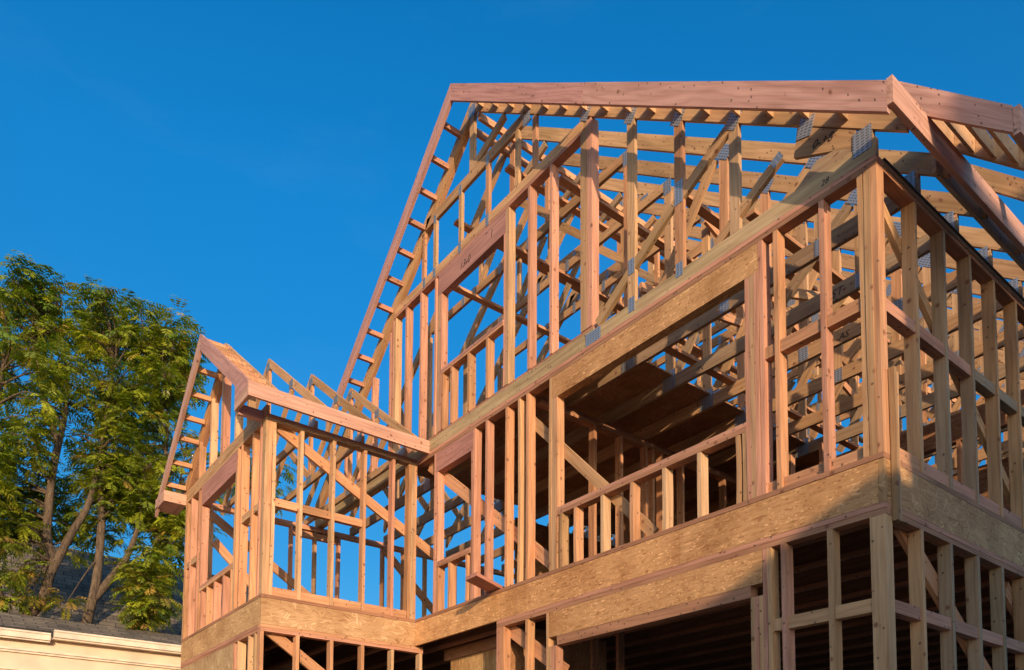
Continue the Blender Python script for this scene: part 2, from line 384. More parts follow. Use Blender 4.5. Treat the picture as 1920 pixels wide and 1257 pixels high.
# lower side wall
P('top_plate', MB().box(-DP, 0, DP + .002, LEN, -0.3265, -0.290, pick(PINK)).box(-DP, -.002, DP + .002, LEN, -0.366, -0.3285, pick(BROWN)))
yl = [0.475 + 0.443 * k for k in range(18)]
for i, y in enumerate(yl):
    stud(0, y, ZF + .04, ZL, 'y', tint=pick(random.choice([PINK, GREY, TAN, GREY])))
    a = (DP + 0.003) if i == 0 else yl[i - 1] + T + .001
    if i < 8: plate('blocking', -DP + .01, -0.012, a, y - .001, -0.99, -0.905, pick(PINK))
P('brace', MB().bar((-.115, .40, -.31), (-.115, 2.1, -1.45), .14, .038, (1, 0, 0), pick(ORNG)))
P('brace', MB().bar((-.115, 2.15, -.45), (-.115, 3.9, -1.6), .14, .038, (1, 0, 0), pick(ORNG)))
# upper braces
P('brace', MB().bar((-5.72, .112, 1.97), (-3.3, .112, 0.09), .13, .036, (0, 1, 0), pick(ORNG)))
P('brace', MB().bar((-3.9, .114, 1.93), (-2.05, .114, 0.09), .10, .036, (0, 1, 0), pick(TAN)))
P('brace', MB().bar((-.115, .25, 1.9), (-.115, 2.6, .2), .09, .038, (1, 0, 0), pick(TAN)))
P('brace', MB().bar((-W - .112, -1.86, 1.95 + .1), (-W - .112, .45, 0.88), .12, .036, (1, 0, 0), pick(ORNG)))
P('brace', MB().bar((-W - .112, -1.80, -.32), (-W - .112, -1.0, -.85), .12, .036, (1, 0, 0), pick(ORNG)))
# --- bay side wall, x = -W, faces +x
def bstud(y, z0=ZS, z1=ZH, tt=None, name='stud', w=T): return stud(-W, y, z0, z1, 'y', name, pick(tt), w)
bstud(-D, tt=PALE, name='corner_post'); bstud(-D + .040, tt=ORNG, name='corner_post'); bstud(-D + .080, tt=PALE, name='corner_post')
for y in (-1.515, -1.125, -0.727): bstud(y, tt=random.choice([ORNG, PALE]))
bstud(-.345, tt=PINK)
bstud(-.115, tt=ORNG, name='corner_post'); bstud(-.075, tt=PALE, name='corner_post'); bstud(-.036, tt=ORNG, name='corner_post')
plate('sole_plate', -W - DP, -W + .004, -D - .003, -0.005, 0.003, ZS - .001, pick(BROWN))
byl = [-D + .12, -1.515, -1.125, -.727, -.345, -.115]
for i in range(5):
    a = byl[i] + (T + .001 if i else .001); b = byl[i + 1] - .001
    plate('sole_block', -W - DP, -W - .014, a, b, ZS, 0.135, pick(ORNG))
    if i < 3: plate('blocking', -W - DP + .01, -W - .014, a, b, 1.045, 1.135, pick(ORNG))
P('top_plate', MB().box(-W - DP, -W, -D, -0.004, 1.985, 2.021, pick(GREY)).box(-W - DP, -W + .002, -D, -0.004, 2.0225, 2.058, pick(BROWN)))
# lower bay side
P('top_plate', MB().box(-W - DP, -W, -D, 0.12, -0.3265, -0.290, pick(ORNG)).box(-W - DP, -W - .002, -D, 0.12, -0.366, -0.3285, pick(PINK)))
for y in (-D, -1.515, -1.11, -.72, -.325, .07): stud(-W, y, ZF + .04, ZL, 'y', name='corner_post' if y == -D else 'stud', tint=pick(random.choice([ORNG, PALE])))
# --- bay front wall, y = -D
def fs(x, z0=ZS, z1=ZH, tt=None, name='stud'): return stud(x, -D, z0, z1, name=name, tint=pick(tt))
fs(XL + .001, tt=TAN, name='corner_post'); fs(-8.70, tt=PINK); fs(-8.345, tt=PINK); fs(-8.225, tt=ORNG, name='king_stud'); fs(-8.185, 0.63, 1.70, PINK, 'trimmer_stud')
fs(XL + .04, tt=ORNG, name='corner_post')
fs(-6.79, tt=ORNG, name='king_stud'); fs(-6.83, ZS, 1.72, PALE, 'trimmer_stud'); fs(-6.66, tt=ORNG); fs(-6.27, tt=ORNG); fs(-6.03, tt=PINK)
plate('window_header', -8.186, -6.792, -D, -D + DP, 1.725, 1.982, pick(ROSE))
P('window_sill', MB().box(-8.186, -6.832, -D - .002, -D + DP, 0.555, 0.59, pick(TAN)).box(-8.186, -6.832, -D, -D + DP, 0.592, 0.627, pick(PINK)))
for x in (-8.12, -7.87, -7.56, -7.22, -6.93): fs(x, ZS, .554, random.choice([PINK, ORNG]), 'cripple_stud')
for a, b in ((-8.66, -8.387), (-8.305, -8.227), (-6.62, -6.272), (-6.23, -6.032), (-5.99, -5.9)):
    plate('blocking', a, b, -D + .012, -D + DP - .01, 1.03, 1.115, pick(TAN))
plate('blocking', XL + .08, -8.702, -D + .012, -D + DP - .01, 1.03, 1.115, pick(TAN))
plate('sole_plate', XL, -W - DP - .002, -D - .003, -D + DP, 0.003, ZS - .001, pick(BROWN))
P('top_plate', MB().box(XL, -W - DP - .002, -D, -D + DP, 1.985, 2.021, pick(TAN)).box(XL, -W - DP - .002, -D - .002, -D + DP, 2.0225, 2.058, pick(TAN)))
P('top_plate', MB().box(XL, -W - DP - .002, -D, -D + DP, -0.3265, -0.290, pick(PINK)).box(XL, -W - DP - .002, -D + .002, -D + DP, -0.366, -0.3285, pick(BROWN)))
for x in (-6.74, -6.60, -6.24, -6.06): fs(x, ZF + .04, ZL, random.choice([PINK, PALE]))
plate('wall_sheathing', XL, -6.75, -D, -D + .02, ZF, ZL, (0.43, 0.30, 0.16, 0), OSB)
# --- left wall (seen through the bay) and the rest of the shell
P('top_plate', MB().box(XL, XL + DP, -D + DP + .002, LEN, 1.985, 2.021, pick(ORNG)).box(XL, XL + DP, -D + DP + .002, LEN, 2.0225, 2.058, pick(PINK)))
plate('sole_plate', XL, XL + DP, -D + DP + .002, LEN, 0.003, ZS - .001, pick(BROWN))
for y in [-1.6, -1.25, -.82, -.42, -.04, .36, .76, 1.14, 1.53] + [1.95 + .61 * k for k in range(10)]:
    stud(XL + DP, y, ZS, ZH, 'y', tint=pick())
P('blocking', MB().box(XL + .01, XL + DP - .01, -1.2, -.84, 1.86, 1.95, pick(ORNG)))
P('blocking', MB().box(XL + .01, XL + DP - .01, -.38, .34, 1.87, 1.96, pick(ORNG)))
P('brace', MB().bar((XL + DP + .02, 1.15, 1.95), (XL + DP + .02, 3.2, .1), .12, .036, (1, 0, 0), pick(ORNG)))
P('brace', MB().bar((XL + DP + .02, -1.55, 1.5), (XL + DP + .02, -.1, .1), .12, .036, (1, 0, 0), pick(ORNG)))
P('brace', MB().bar((XL + DP + .02, -1.7, 1.93), (XL + DP + .02, .9, .3), .12, .036, (1, 0, 0), pick(ORNG)))
plate('wall_sheathing', XL, XL + .02, -D + .03, LEN, ZF, -0.29, (.06, .045, .035, 0), OSB)  # near-black tint on this and the rear wall stands in for shade
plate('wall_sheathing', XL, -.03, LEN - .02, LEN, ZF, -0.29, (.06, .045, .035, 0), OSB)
P('top_plate', MB().box(XL + DP + .002, -DP - .002, LEN - DP, LEN, 1.985, 2.021, pick()).box(XL + DP + .002, -DP - .002, LEN - DP, LEN, 2.0225, 2.058, pick()))
plate('sole_plate', XL + DP + .002, -DP - .002, LEN - DP, LEN, 0.003, ZS - .001, pick(BROWN))
# interior partitions upstairs
XA = -3.70
P('top_plate', MB().box(XA - .09, XA, .22, 6.6, 1.97, 2.008, pick(ORNG)).box(XA - .09, XA, .22, 6.6, 2.01, 2.046, pick(BROWN)))
for y in (.98, 1.39, 1.80, 1.92, 2.08, 2.45, 2.86, 3.27, 3.68, 4.1, 4.5):
    stud(XA, y, 0.002, 1.969, 'y', name='partition_stud', tint=pick(ORNG), d=.09)
for x in (-3.2, -2.8, -2.4):
    stud(x, 3.3, 0.002, 1.969, name='partition_stud', tint=pick(ORNG), d=.09)
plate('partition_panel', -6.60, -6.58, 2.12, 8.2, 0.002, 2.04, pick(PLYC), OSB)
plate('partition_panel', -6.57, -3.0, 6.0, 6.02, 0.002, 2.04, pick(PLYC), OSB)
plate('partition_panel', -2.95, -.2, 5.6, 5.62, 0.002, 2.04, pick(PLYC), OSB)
plate('interior_beam', -3.2, -.11, 4.0, 4.09, 1.74, 2.045, pick((0.42, 0.22, 0.11)), OSB)
for x in (-2.6, -1.2): stud(x, 4.0, 0.002, 1.738, name='partition_stud', tint=pick(ORNG))
for z in (.5, .95, 1.35): plate('ledger_board', -2.95, -.3, 5.50, 5.60, z, z + .09, pick(BROWN))
plate('partition_panel', -4.9, -3.9, 2.6, 2.62, 0.002, 2.04, pick(PLYC), OSB)
# attic floor sheets above the bottom chords, one per truss bay
for k in range(0, 13):
    y0 = .61 * k + (.13 if k == 0 else 0); y1 = .61 * (k + 1) - .0015
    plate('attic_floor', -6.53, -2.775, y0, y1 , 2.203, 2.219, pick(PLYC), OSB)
# recessed entry wall downstairs
P('entry_beam', MB().box(-5.84, -4.19, .42, .50, -.43, -.292, pick(BROWN)))
plate('wall_sheathing', -5.72, -4.55, .44, .46, ZF, -.432, (0.50, 0.31, 0.14, 0), OSB)
stud(-4.52, .43, ZF, -.432, name='stud', tint=pick(BROWN)); 
plate('wall_sheathing', -4.17, -4.15, .15, 1.6, ZF, -.3, pick(PLYC), OSB)
for x in (-3.9, -3.5): stud(x, 1.1, ZF, -.3, name='partition_stud', tint=pick(BROWN))
plate('slab', XL, 0, .0, LEN, -3.35, ZF, (0.3, 0.3, 0.3, 0), CONC)
plate('slab', XL, -W, -D, -.001, -3.35, ZF, (0.3, 0.3, 0.3, 0), CONC)
P('sole_plate', MB().box(-4.17, -3.2, 0, DP, ZF + .001, ZF + .039, pick(BROWN)).box(-1.02, 0, 0, DP, ZF + .001, ZF + .039, pick(BROWN)))
P('sole_plate', MB().box(-DP, 0, DP + .002, LEN, ZF + .001, ZF + .039, pick(BROWN)).box(-W - DP, -W, -D, .12, ZF + .001, ZF + .039, pick(BROWN)))

# ------------------------------------------------------------------ main roof
XP, ZP, SR, SL, VT = -4.72, 6.0, 0.765, 0.84, 0.160
def rr(x): return ZP - SR * (x - XP)
def rl(x): return ZP - SL * (XP - x)
def roof(x): return rr(x) if x > XP else rl(x)
def gp(mb, x, z, w, h, y, ang=0.0):
    """galvanised connector plate on the -y face of a truss"""
    c, s = math.cos(ang), math.sin(ang)
    def q(a, b): return (x + a * c - b * s, z + a * s + b * c)
    A0, A1, B1, B0 = q(-w / 2, -h / 2), q(-w / 2, h / 2), q(w / 2, h / 2), q(w / 2, -h / 2)
    A = [(A0[0], y - .0035, A0[1]), (A1[0], y - .0035, A1[1]), (A1[0], y - .0005, A1[1]), (A0[0], y - .0005, A0[1])]
    B = [(B0[0], y - .0035, B0[1]), (B1[0], y - .0035, B1[1]), (B1[0], y - .0005, B1[1]), (B0[0], y - .0005, B0[1])]
    mb.hexa(A, B, (1, 1, 1, 0)); return mb
def xzbar(mb, a, b, w, y0, y1, tint=None):
    a = Vector((a[0], 0, a[1])); b = Vector((b[0], 0, b[1])); d = (b - a).normalized(); n = Vector((-d.z, 0, d.x)) * (w / 2)
    return mb.xz(((a - n).x, (a - n).z), ((a + n).x, (a + n).z), ((b + n).x, (b + n).z), ((b - n).x, (b - n).z), y0, y1, tint)

def main_truss(k):
    y0 = .61 * k - .019 if k else 0.0; y1 = y0 + T
    det = k <= 5
    tt = GREY if k else TAN
    mb = MB()
    tr = pick(TAN)
    # bottom chord
    if k == 0:
        mb.xz((-8.96, 2.061), (-8.96, 2.202), (-2.69, 2.202), (-2.69, 2.061), y0, y1, (0.47, 0.33, 0.17, 0.8))
        mb.xz((-2.688, 2.061), (-2.688, 2.180), (0, 2.180), (0, 2.061), y0, y1, (0.50, 0.34, 0.18, 0.5))
    else:
        mb.xz((-8.96, 2.061), (-8.96, 2.2), (0, 2.2), (0, 2.061), y0, y1, pick(random.choice([TAN, GREY, TAN])))
    # top chords
    mb.xz((XP + .001, ZP - VT), (XP + .001, ZP), (.20, rr(.20)), (.20, rr(.20) - VT), y0, y1, pick(TAN))
    mb.xz((-8.97, rl(-8.97) - VT), (-8.97, rl(-8.97)), (XP - .001, ZP), (XP - .001, ZP - VT), y0, y1, pick(TAN))
    t = mb.build('roof_truss', LUM, house)
    webs = []; pl = []
    def V(x, z0, z1, w=.089): webs.append(lambda m: m.box(x, x + w, y0, y1, z0, z1, pick(random.choice([TAN, PALE, ORNG]))))
    def Dg(a, b, w=.089): webs.append(lambda m: xzbar(m, a, b, w, y0 + .001, y1 - .001, pick(random.choice([TAN, TAN, GREY]))))
    bt = lambda x: roof(x) - VT
    if k == 0:
        V(-2.248, 2.182, bt(-2.2)); V(-1.706, 2.182, bt(-1.66)); V(-1.157, 2.182, bt(-1.11))
        Dg((-1.72, 2.78), (-1.13, bt(-1.11) + .02)); Dg((-2.64, 2.22), (-1.74, 2.80)); Dg((-1.30, 2.19), (-.71, 2.53), .075)
        pl += [(-1.66, 2.86, .085, .20, 0), (-.735, 2.515, .09, .07, .5), (-1.66, 2.19, .07, .12, 0), (-2.20, 2.62 - .1, .07, .14, 0), (-2.20, 2.17, .07, .13, 0), (-2.69, 2.115, .20, .115, 0),
               (-2.78, bt(-2.8) + .03, .12, .16, -.65), (-2.2, bt(-2.2) + .03, .12, .14, -.65), (-1.66, bt(-1.66) + .03, .12, .14, -.65), (-1.11, bt(-1.1) + .03, .12, .14, -.65)]
    else:
        V(-2.865, 2.202, 4.219); V(-6.64, 2.202, min(4.219, bt(-6.6)))
        V(-1.70, 2.202, bt(-1.66)); V(-.80, 2.202, bt(-.75)); V(-7.5, 2.202, bt(-7.46))
        Dg((-2.70, 2.25), (-1.76, bt(-1.76) - .04)); Dg((-1.60, 2.25), (-.84, bt(-.84) - .03)); Dg((-6.75, 2.25), (-7.42, bt(-7.42) - .03)); Dg((-7.6, 2.25), (-8.2, bt(-8.2) - .02))
        V(-.19, 2.202, rr(-.0) - VT - .002, .19)
        pl += [(-2.82, 2.16, .17, .20, 0), (-1.66, 2.13, .10, .13, 0), (-.75, 2.13, .1, .13, 0), (-2.82, 4.28, .10, .16, 0), (-1.66, bt(-1.66) + .04, .2, .12, -.65), (-.75, bt(-.75) + .04, .2, .12, -.65),
               (-.095, 2.19, .15, .15, 0), (-6.6, 2.16, .17, .2, 0), (-7.46, bt(-7.46) + .04, .2, .12, .7)]
        
    # room ceiling and collar
    webs.append(lambda m: m.xz((-6.51 if k == 0 else -6.55, 4.262), (-6.51 if k == 0 else -6.42, 4.36), (-2.83, 4.36), (-2.83, 4.262), y0, y1, pick(TAN)))
    webs.append(lambda m: m.xz((-5.75, 4.985), (-5.70, 5.115), (-3.74, 5.115), (-3.66, 4.985), y0, y1, pick(TAN)))
    for x in ((-5.81, -5.54, -4.979, -4.432, -3.895, -3.60) if k == 0 else (-5.4, -4.77, -4.1)): V(x, 4.362, min(4.983, bt(x + .05)), .060)
    V(-4.765, 5.117, ZP - VT - .03)
    if k: Dg((-5.35, 4.4), (-4.85, 4.96)); Dg((-4.0, 4.4), (-4.6, 4.96))
    Dg((-4.68, 5.15), (-4.1, bt(-4.1) - .03))
    pl += [(-5.75, 4.31, .055, .12, 0), (-5.51, 4.31, .055, .12, 0), (-4.95, 4.31, .055, .14, 0), (-4.40, 4.31, .055, .14, 0), (-4.40, 5.02, .055, .12, 0), (-4.95, 5.02, .055, .12, 0), (-4.72, 5.84, .14, .14, 0), (-5.51, 5.0, .055, .1, 0), (-3.7, 5.0, .12, .12, 0)]
    if det:
        for wfun in webs:
            m = MB(); wfun(m); m.build('web_member', LUM, t)
        for (x, z, w, h, a) in pl: gp(MB(), x, z, w, h, y0, a).build('connector_plate', GALV, t)
    else:
        m = MB()
        for wfun in webs: wfun(m)
        tag(m.build('web_members', LUM, t), kind='stuff')
        m = MB()
        for (x, z, w, h, a) in pl: gp(m, x, z, w, h, y0, a)
        tag(m.build('connector_plates', GALV, t), kind='stuff')
    return t
trusses = [main_truss(k) for k in range(14)]
# gable wall on the first truss
P('gable_sole', MB().box(-9.0, -2.70, T + .001, DP + .02, 2.062, 2.198, pick(TAN)).box(-9.0, -2.70, T * .3, DP + .02, 2.2035, 2.238, pick(PINK)))
def gs(x, z0, z1, tt=PINK, name='gable_stud', w=T): return stud(x, .003, z0, z1, name=name, tint=pick(tt), w=w)
gb = lambda x: rl(x) - VT - .16
gs(-7.12, 2.239, gb(-7.1)); gs(-7.55, 2.239, gb(-7.52)); gs(-7.95, 2.239, gb(-7.9))
for x in (-6.63, -6.575, -6.505): gs(x, 2.239, gb(x) if x < -6.6 else 4.215, random.choice([PALE, PINK]), w=.045)
gs(-6.209, 2.239, 4.219); gs(-5.845, 2.239, 4.219, PINK); gs(-5.497, 2.239, 4.219, PINK, 'king_stud'); gs(-5.373, 2.239, 3.955, PINK, 'trimmer_stud')
gs(-5.412, 2.239, 3.955, PALE, 'trimmer_stud')
for x, tt in ((-5.325, ORNG), (-5.127, ORNG), (-4.772, ORNG), (-4.407, ORNG)): gs(x, 2.239, 2.928, tt, 'cripple_stud')
P('window_sill', MB().box(-5.334, -4.092, 0, DP, 2.93, 2.955, pick(ORNG)).box(-5.334, -4.092, -.002, DP, 2.957, 2.99, pick(ROSE)))
gs(-4.090, 2.239, 3.955, PINK, 'trimmer_stud'); gs(-4.051, 2.239, 4.219, PALE, 'king_stud', .048)
P('window_header', MB().box(-5.41, -4.053, .001, DP - .01, 3.957, 4.219, pick(ROSE)))
gs(-3.674, 2.239, 4.219, PINK); gs(-3.322, 2.239, 4.219, PINK)
gs(-2.865, 2.239, bt4 if (bt4 := rr(-2.8) - VT - .004) else 4.3, TAN, 'gable_post', .085); gs(-2.778, 2.239, rr(-2.72) - VT - .004, PINK, 'gable_post', .066)
P('top_plate', MB().box(-6.52, -2.87, .001, DP, 4.2205, 4.259, pick(PINK)).box(-6.5, -2.87, T + .002, DP, 4.2615, 4.30, pick(TAN)))
# raked plate under the left truss chord, as deep as the wall
P('rake_plate', MB().xz((-8.95, rl(-8.95) - VT), (-8.95, rl(-8.95) - .004), (XP - .01, ZP - .01), (XP - .01, ZP - VT - .006), T + .001, DP, pick(ORNG)))
# wedge block at the heel of the gable truss
P('heel_block', MB().xz((-.60, 2.44), (-.565, 2.652), (-.135, 2.318), (-.135, 2.20), 0.003, .036, pick(TAN)))
P('heel_block', MB().xz((-.6, 2.182), (-.42, 2.30), (-.02, 2.25), (-.02, 2.182), 0.004, .036, pick(GREY)))
gpm = MB(); gp(gpm, -.09, 2.205, .13, .17, -.0005, 0); gpm.build('connector_plate', GALV, house)
gpm = MB(); gp(gpm, -.50, 2.60, .12, .14, -.0005, -.3); gpm.build('connector_plate', GALV, house)
# rakes (barge boards), eave fascia, lookouts
YO = -0.30; HV = 0.205
def rake(x0, x1, f, y0, y1, h, tint, name='barge_board', cut=None):
    return P(name, MB().xz((x0, f(x0) - h), (x0, f(x0)), (x1, f(x1)), (x1, f(x1) - h), y0, y1, tint))
xj = -2.55
xj2 = xj + .08
P('barge_board', MB().xz((XP + .001, ZP - HV), (XP + .001, ZP), (xj2, rr(xj2)), (xj, rr(xj) - HV), YO, YO + T, (0.46, 0.225, 0.18, 0)))
P('barge_board', MB().xz((xj + .003, rr(xj + .003) - HV), (xj2 + .003, rr(xj2)), (.225, rr(.225)), (.225, rr(.225) - HV), YO, YO + T, (0.50, 0.265, 0.20, 0)))
P('barge_board', MB().xz((-7.95, rl(-7.95) - HV), (-7.95, rl(-7.95)), (XP - .001, ZP), (XP - .001, ZP - HV), YO, YO + T, (0.48, 0.25, 0.20, 0)))
ZFA = rr(.26) + .035
P('fascia_board', MB().box(.226, .264, YO, LEN, ZFA - .175, ZFA, (0.54, 0.29, 0.20, 0)))
P('sub_fascia', MB().box(.135, .160, .50, LEN, 2.085, 2.19, (0.56, 0.37, 0.21, 0)))
for i in range(17):
    x = -.22 - .287 * i
    if x < XP + .1: break
    P('lookout', MB().xz((x, rr(x) - .105), (x, rr(x) - .003), (x + T, rr(x + T) - .003), (x + T, rr(x + T) - .105), YO + T + .001, -0.001, pick(TAN)))
for i in range(17):
    x = -4.98 - .268 * i
    if x < -7.9: break
    P('lookout', MB().box(x, x + .045, YO + T + .001, -.001, rl(x) - .105, rl(x) - .045, pick(PINK)))
# long braces running back through the trusses
for (x, z) in ((-5.5, 4.24), (-4.5, 4.24), (-3.4, 4.24), (-5.35, 4.965), (-4.3, 4.965), (-2.1, 3.4), (-1.35, 2.75), (-2.5, 2.22)):
    P('lateral_brace', MB().bar((x, .2 if z > 4 else .54, z), (x + .02, 8.3, z), .089, .036, (0, 0, 1), pick(ORNG), 6, .01))
P('lateral_brace', MB().bar((-2.72, .68, 2.9), (-2.72, 7.9, 4.1), .089, .036, (1, 0, 0), pick(ORNG)))
P('lateral_brace', MB().bar((-1.58, .68, 2.3), (-1.58, 3.4, 3.2), .089, .036, (1, 0, 0), pick(TAN)))
P('lateral_brace', MB().bar((-2.72, 6.9, 2.4), (-2.72, 1.7, 4.1), .089, .036, (1, 0, 0), pick(ORNG)))
for s_ in (-1, 1):
    P('ridge_blocking', MB().box(XP - .02 + .1 * s_, XP + .02 + .1 * s_, .03, LEN - .4, ZP - .32, ZP - .24, pick(ORNG)))

# ------------------------------------------------------------------ over-framed eave behind the corner
def r2(x): return 2.571 - 1.006 * (x - .105)
P('barge_board', MB().xz((.09, r2(.09) - .205), (.09, r2(.09)), (.748, r2(.748)), (.748, r2(.748) - .17), .15, .188, (0.52, 0.28, 0.21, 0)))
P('fascia_board', MB().box(.75, .788, .15, 4.6, r2(.77) - .17, r2(.77) + .005, (0.54, 0.29, 0.21, 0)))
for i in range(5):
    x = .17 + .13 * i
    P('lookout', MB().xz((x, r2(x) - .14), (x, r2(x) - .03), (x + T, r2(x + T) - .03), (x + T, r2(x + T) - .14), .19, .68, pick(TAN)))
for y in (.685, 1.25):
    P('sub_rafter', MB().xz((.09, r2(.09) - .16), (.09, r2(.09)), (.748, r2(.748)), (.748, r2(.748) - .16), y, y + T, pick(TAN)))

# ------------------------------------------------------------------ bay roof
BX, BZ, BR, BL_, BV = -7.41, 3.60, 0.765, 0.80, 0.115
def b_r(x): return BZ - BR * (x - BX)
def b_l(x): return BZ - BL_ * (BX - x)
def bay_truss(y0, gable=False):
    y1 = y0 + T; mb = MB()
    mb.xz((XL, 2.061), (XL, 2.15), (-W, 2.15), (-W, 2.061), y0, y1, pick(TAN))
    mb.xz((BX + .001, BZ - BV), (BX + .001, BZ), (-5.62, b_r(-5.62)), (-5.62, b_r(-5.62) - BV), y0, y1, pick(TAN))
    mb.xz((-9.22, b_l(-9.22) - BV), (-9.22, b_l(-9.22)), (BX - .001, BZ), (BX - .001, BZ - BV), y0, y1, pick(TAN))
    t = mb.build('bay_truss', LUM, house)
    def web(m): m.build('web_member', LUM, t)
    if gable:
        for x, tt in ((-8.42, ORNG), (-7.92, PALE), (-7.47, PALE), (-7.42, PINK), (-6.93, PALE), (-6.5, TAN)):
            z1 = (b_r(x + .04) if x > BX else b_l(x)) - BV - .003
            web(MB().box(x, x + .05, y0 + .002, y0 + .088, 2.152, z1, pick(tt)))
    else:
        web(MB().box(BX - .035, BX + .035, y0 + .001, y1 - .001, 2.152, BZ - BV - .01, pick(ORNG)))
        web(xzbar(MB(), (BX + .05, 2.19), (-6.6, b_r(-6.6) - BV - .03), .08, y0 + .002, y1 - .002, pick(TAN)))
        web(xzbar(MB(), (BX - .05, 2.19), (-8.2, b_l(-8.2) - BV - .03), .08, y0 + .002, y1 - .002, pick(TAN)))
        for (x, z, w, h) in ((BX, BZ - .12, .12, .11), (BX, 2.12, .16, .11), (-5.95, 2.14, .2, .1), (-6.6, b_r(-6.6) - .08, .12, .1)):
            gp(MB(), x, z, w, h, y0).build('connector_plate', GALV, t)
    return t
bay_truss(-D, True); bay_truss(-1.355); bay_truss(-.765); bay_truss(-.185)
P('rake_plate', MB().xz((-9.0, b_l(-9.0) - BV - .10), (-9.0, b_l(-9.0) - .004), (BX - .01, BZ - .01), (BX - .01, BZ - BV - .10), -D + T + .001, -D + DP, pick(BROWN)))
YB = -2.222
P('barge_board', MB().xz((BX + .001, BZ - .205), (BX + .001, BZ), (-6.0, b_r(-6.0)), (-6.0, b_r(-6.0) - .205), YB, YB + T, (0.45, 0.235, 0.19, 0)).xz((-5.9995, 2.138), (-5.9995, b_r(-6.0)), (-5.598, b_r(-5.598)), (-5.598, 2.146), YB, YB + T, (0.45, 0.235, 0.19, 0)))
P('barge_board', MB().xz((-9.40, b_l(-9.40) - .15), (-9.40, b_l(-9.40)), (BX - .001, BZ), (BX - .001, BZ - .205), YB, YB + T, (0.47, 0.27, 0.20, 0)))
P('eave_return', MB().xz((-6.0, 2.035), (-6.0, 2.134), (-5.598, 2.142), (-5.598, 2.035), YB + .0005, YB + T - .0005, (0.53, 0.31, 0.21, 0)))
P('eave_return', MB().box(-6.0, -5.962, YB + T + .001, -D + .0, 2.0, 2.12, (0.48, 0.25, 0.19, 0)))
P('fascia_board', MB().box(-5.596, -5.558, YB, -.006, 2.035, 2.19, (0.53, 0.29, 0.20, 0)))
P('eave_return', MB().box(-8.97, -8.93, YB, -D - .003, 1.955, 2.105, (0.53, 0.30, 0.20, 0)))
P('eave_return', MB().box(-9.40, -8.975, YB, -D - .003, 1.950, 1.972, (0.47, 0.25, 0.18, 0)))
P('eave_return', MB().box(-9.40, -8.975, YB + .001, YB + T, 1.975, 2.10, (0.50, 0.28, 0.2, 0)))
for i in range(8):
    x = -7.28 + .225 * i
    if x > -5.66: break
    P('lookout', MB().xz((x, b_r(x) - .092), (x, b_r(x) - .003), (x + T, b_r(x + T) - .003), (x + T, b_r(x + T) - .092), YB + T + .001, -D - .001, pick(ORNG)))
for i, x in enumerate((-7.70, -7.96, -8.22, -8.46, -8.75, -9.03)):
    P('lookout', MB().box(x, x + .045, YB + T + .001, -D - .001, b_l(x) - .115, b_l(x) - .055, pick(ORNG)))
P('sub_fascia', MB().box(-5.66, -5.62, -D + .04, -.01, 2.10, 2.215, pick(ORNG)))

# ------------------------------------------------------------------ hand-written carpenter's marks
def mark(text, loc, size, rot, parent=house, depth=0.0004):
    cu = bpy.data.curves.new('pencil_mark', 'FONT'); cu.body = text; cu.size = size; cu.extrude = depth; cu.shear = .25; cu.resolution_u = 2
    o = bpy.data.objects.new('pencil_mark', cu); COL.objects.link(o)
    dg = bpy.context.evaluated_depsgraph_get(); me = bpy.data.meshes.new_from_object(o.evaluated_get(dg))
    bpy.data.objects.remove(o); me.materials.clear(); me.materials.append(INK)
    o = bpy.data.objects.new('pencil_mark', me); COL.objects.link(o)
    o.parent = parent; o.location = Vector(loc) - Vector(parent['w']); o.rotation_euler = rot
    return o
FR = (R(90), 0, 0)
mark('0-+8', (-.46, -.0006, 2.40), .085, (R(90), R(12), 0))
mark('ST', (-1.02, .61 * 2 - .0205, 2.09), .10, FR); mark('AS', (-1.30, .61 * 3 - .0205, 2.09), .09, FR)
mark('1', (-1.10, .61 * 1 - .0205, 2.09), .10, FR); mark('1', (-1.35, .61 * 4 - .0205, 2.09), .09, FR)
mark('13-0', (-4.95, -.0003, 4.02), .12, FR); mark('1', (-4.35, -.0003, 4.06), .12, FR)
mark('28', (-.395, -.0008, 2.08), .06, FR)
mark('IN', (-2.45, .61 * 2 - .0205, 2.09), .07, FR)

# ------------------------------------------------------------------ loose board lying on the wall plate
lb = MB()
q = [(-4.315, -.02, .046), (-4.085, -.03, .046), (-3.965, -.40, .080), (-4.165, -.385, .080)]
back = [(-4.37, .12, .041), (-4.14, .11, .041)]
A = [(-4.37, .13, .042), (-4.15, .12, .042), (-4.15, .12, .080), (-4.37, .13, .080)]
B = [(-4.175, -.400, .072), (-3.955, -.415, .072), (-3.955, -.415, .110), (-4.175, -.400, .110)]
lb.hexa(A, B, (0.50, 0.22, 0.15, 0))
tag(lb.build('loose_board', LUM), 'short loose plank sticking out over the floor band left of the wide window opening', 'board')

# ------------------------------------------------------------------ ground
def sheet(name, pts, mat, z):
    me = bpy.data.meshes.new(name); me.from_pydata([(x, y, z) for x, y in pts], [], [tuple(range(len(pts)))]); me.materials.append(mat)
    o = bpy.data.objects.new(name, me); COL.objects.link(o); return o
SOIL = mat_simple('bare_soil', (0.30, 0.22, 0.15), 0.95, 1.5, 0.3, bumpd=0.03)
tag(sheet('ground', [(-900, -900), (900, -900), (900, 900), (-900, 900)], SOIL, -3.6), kind='structure')

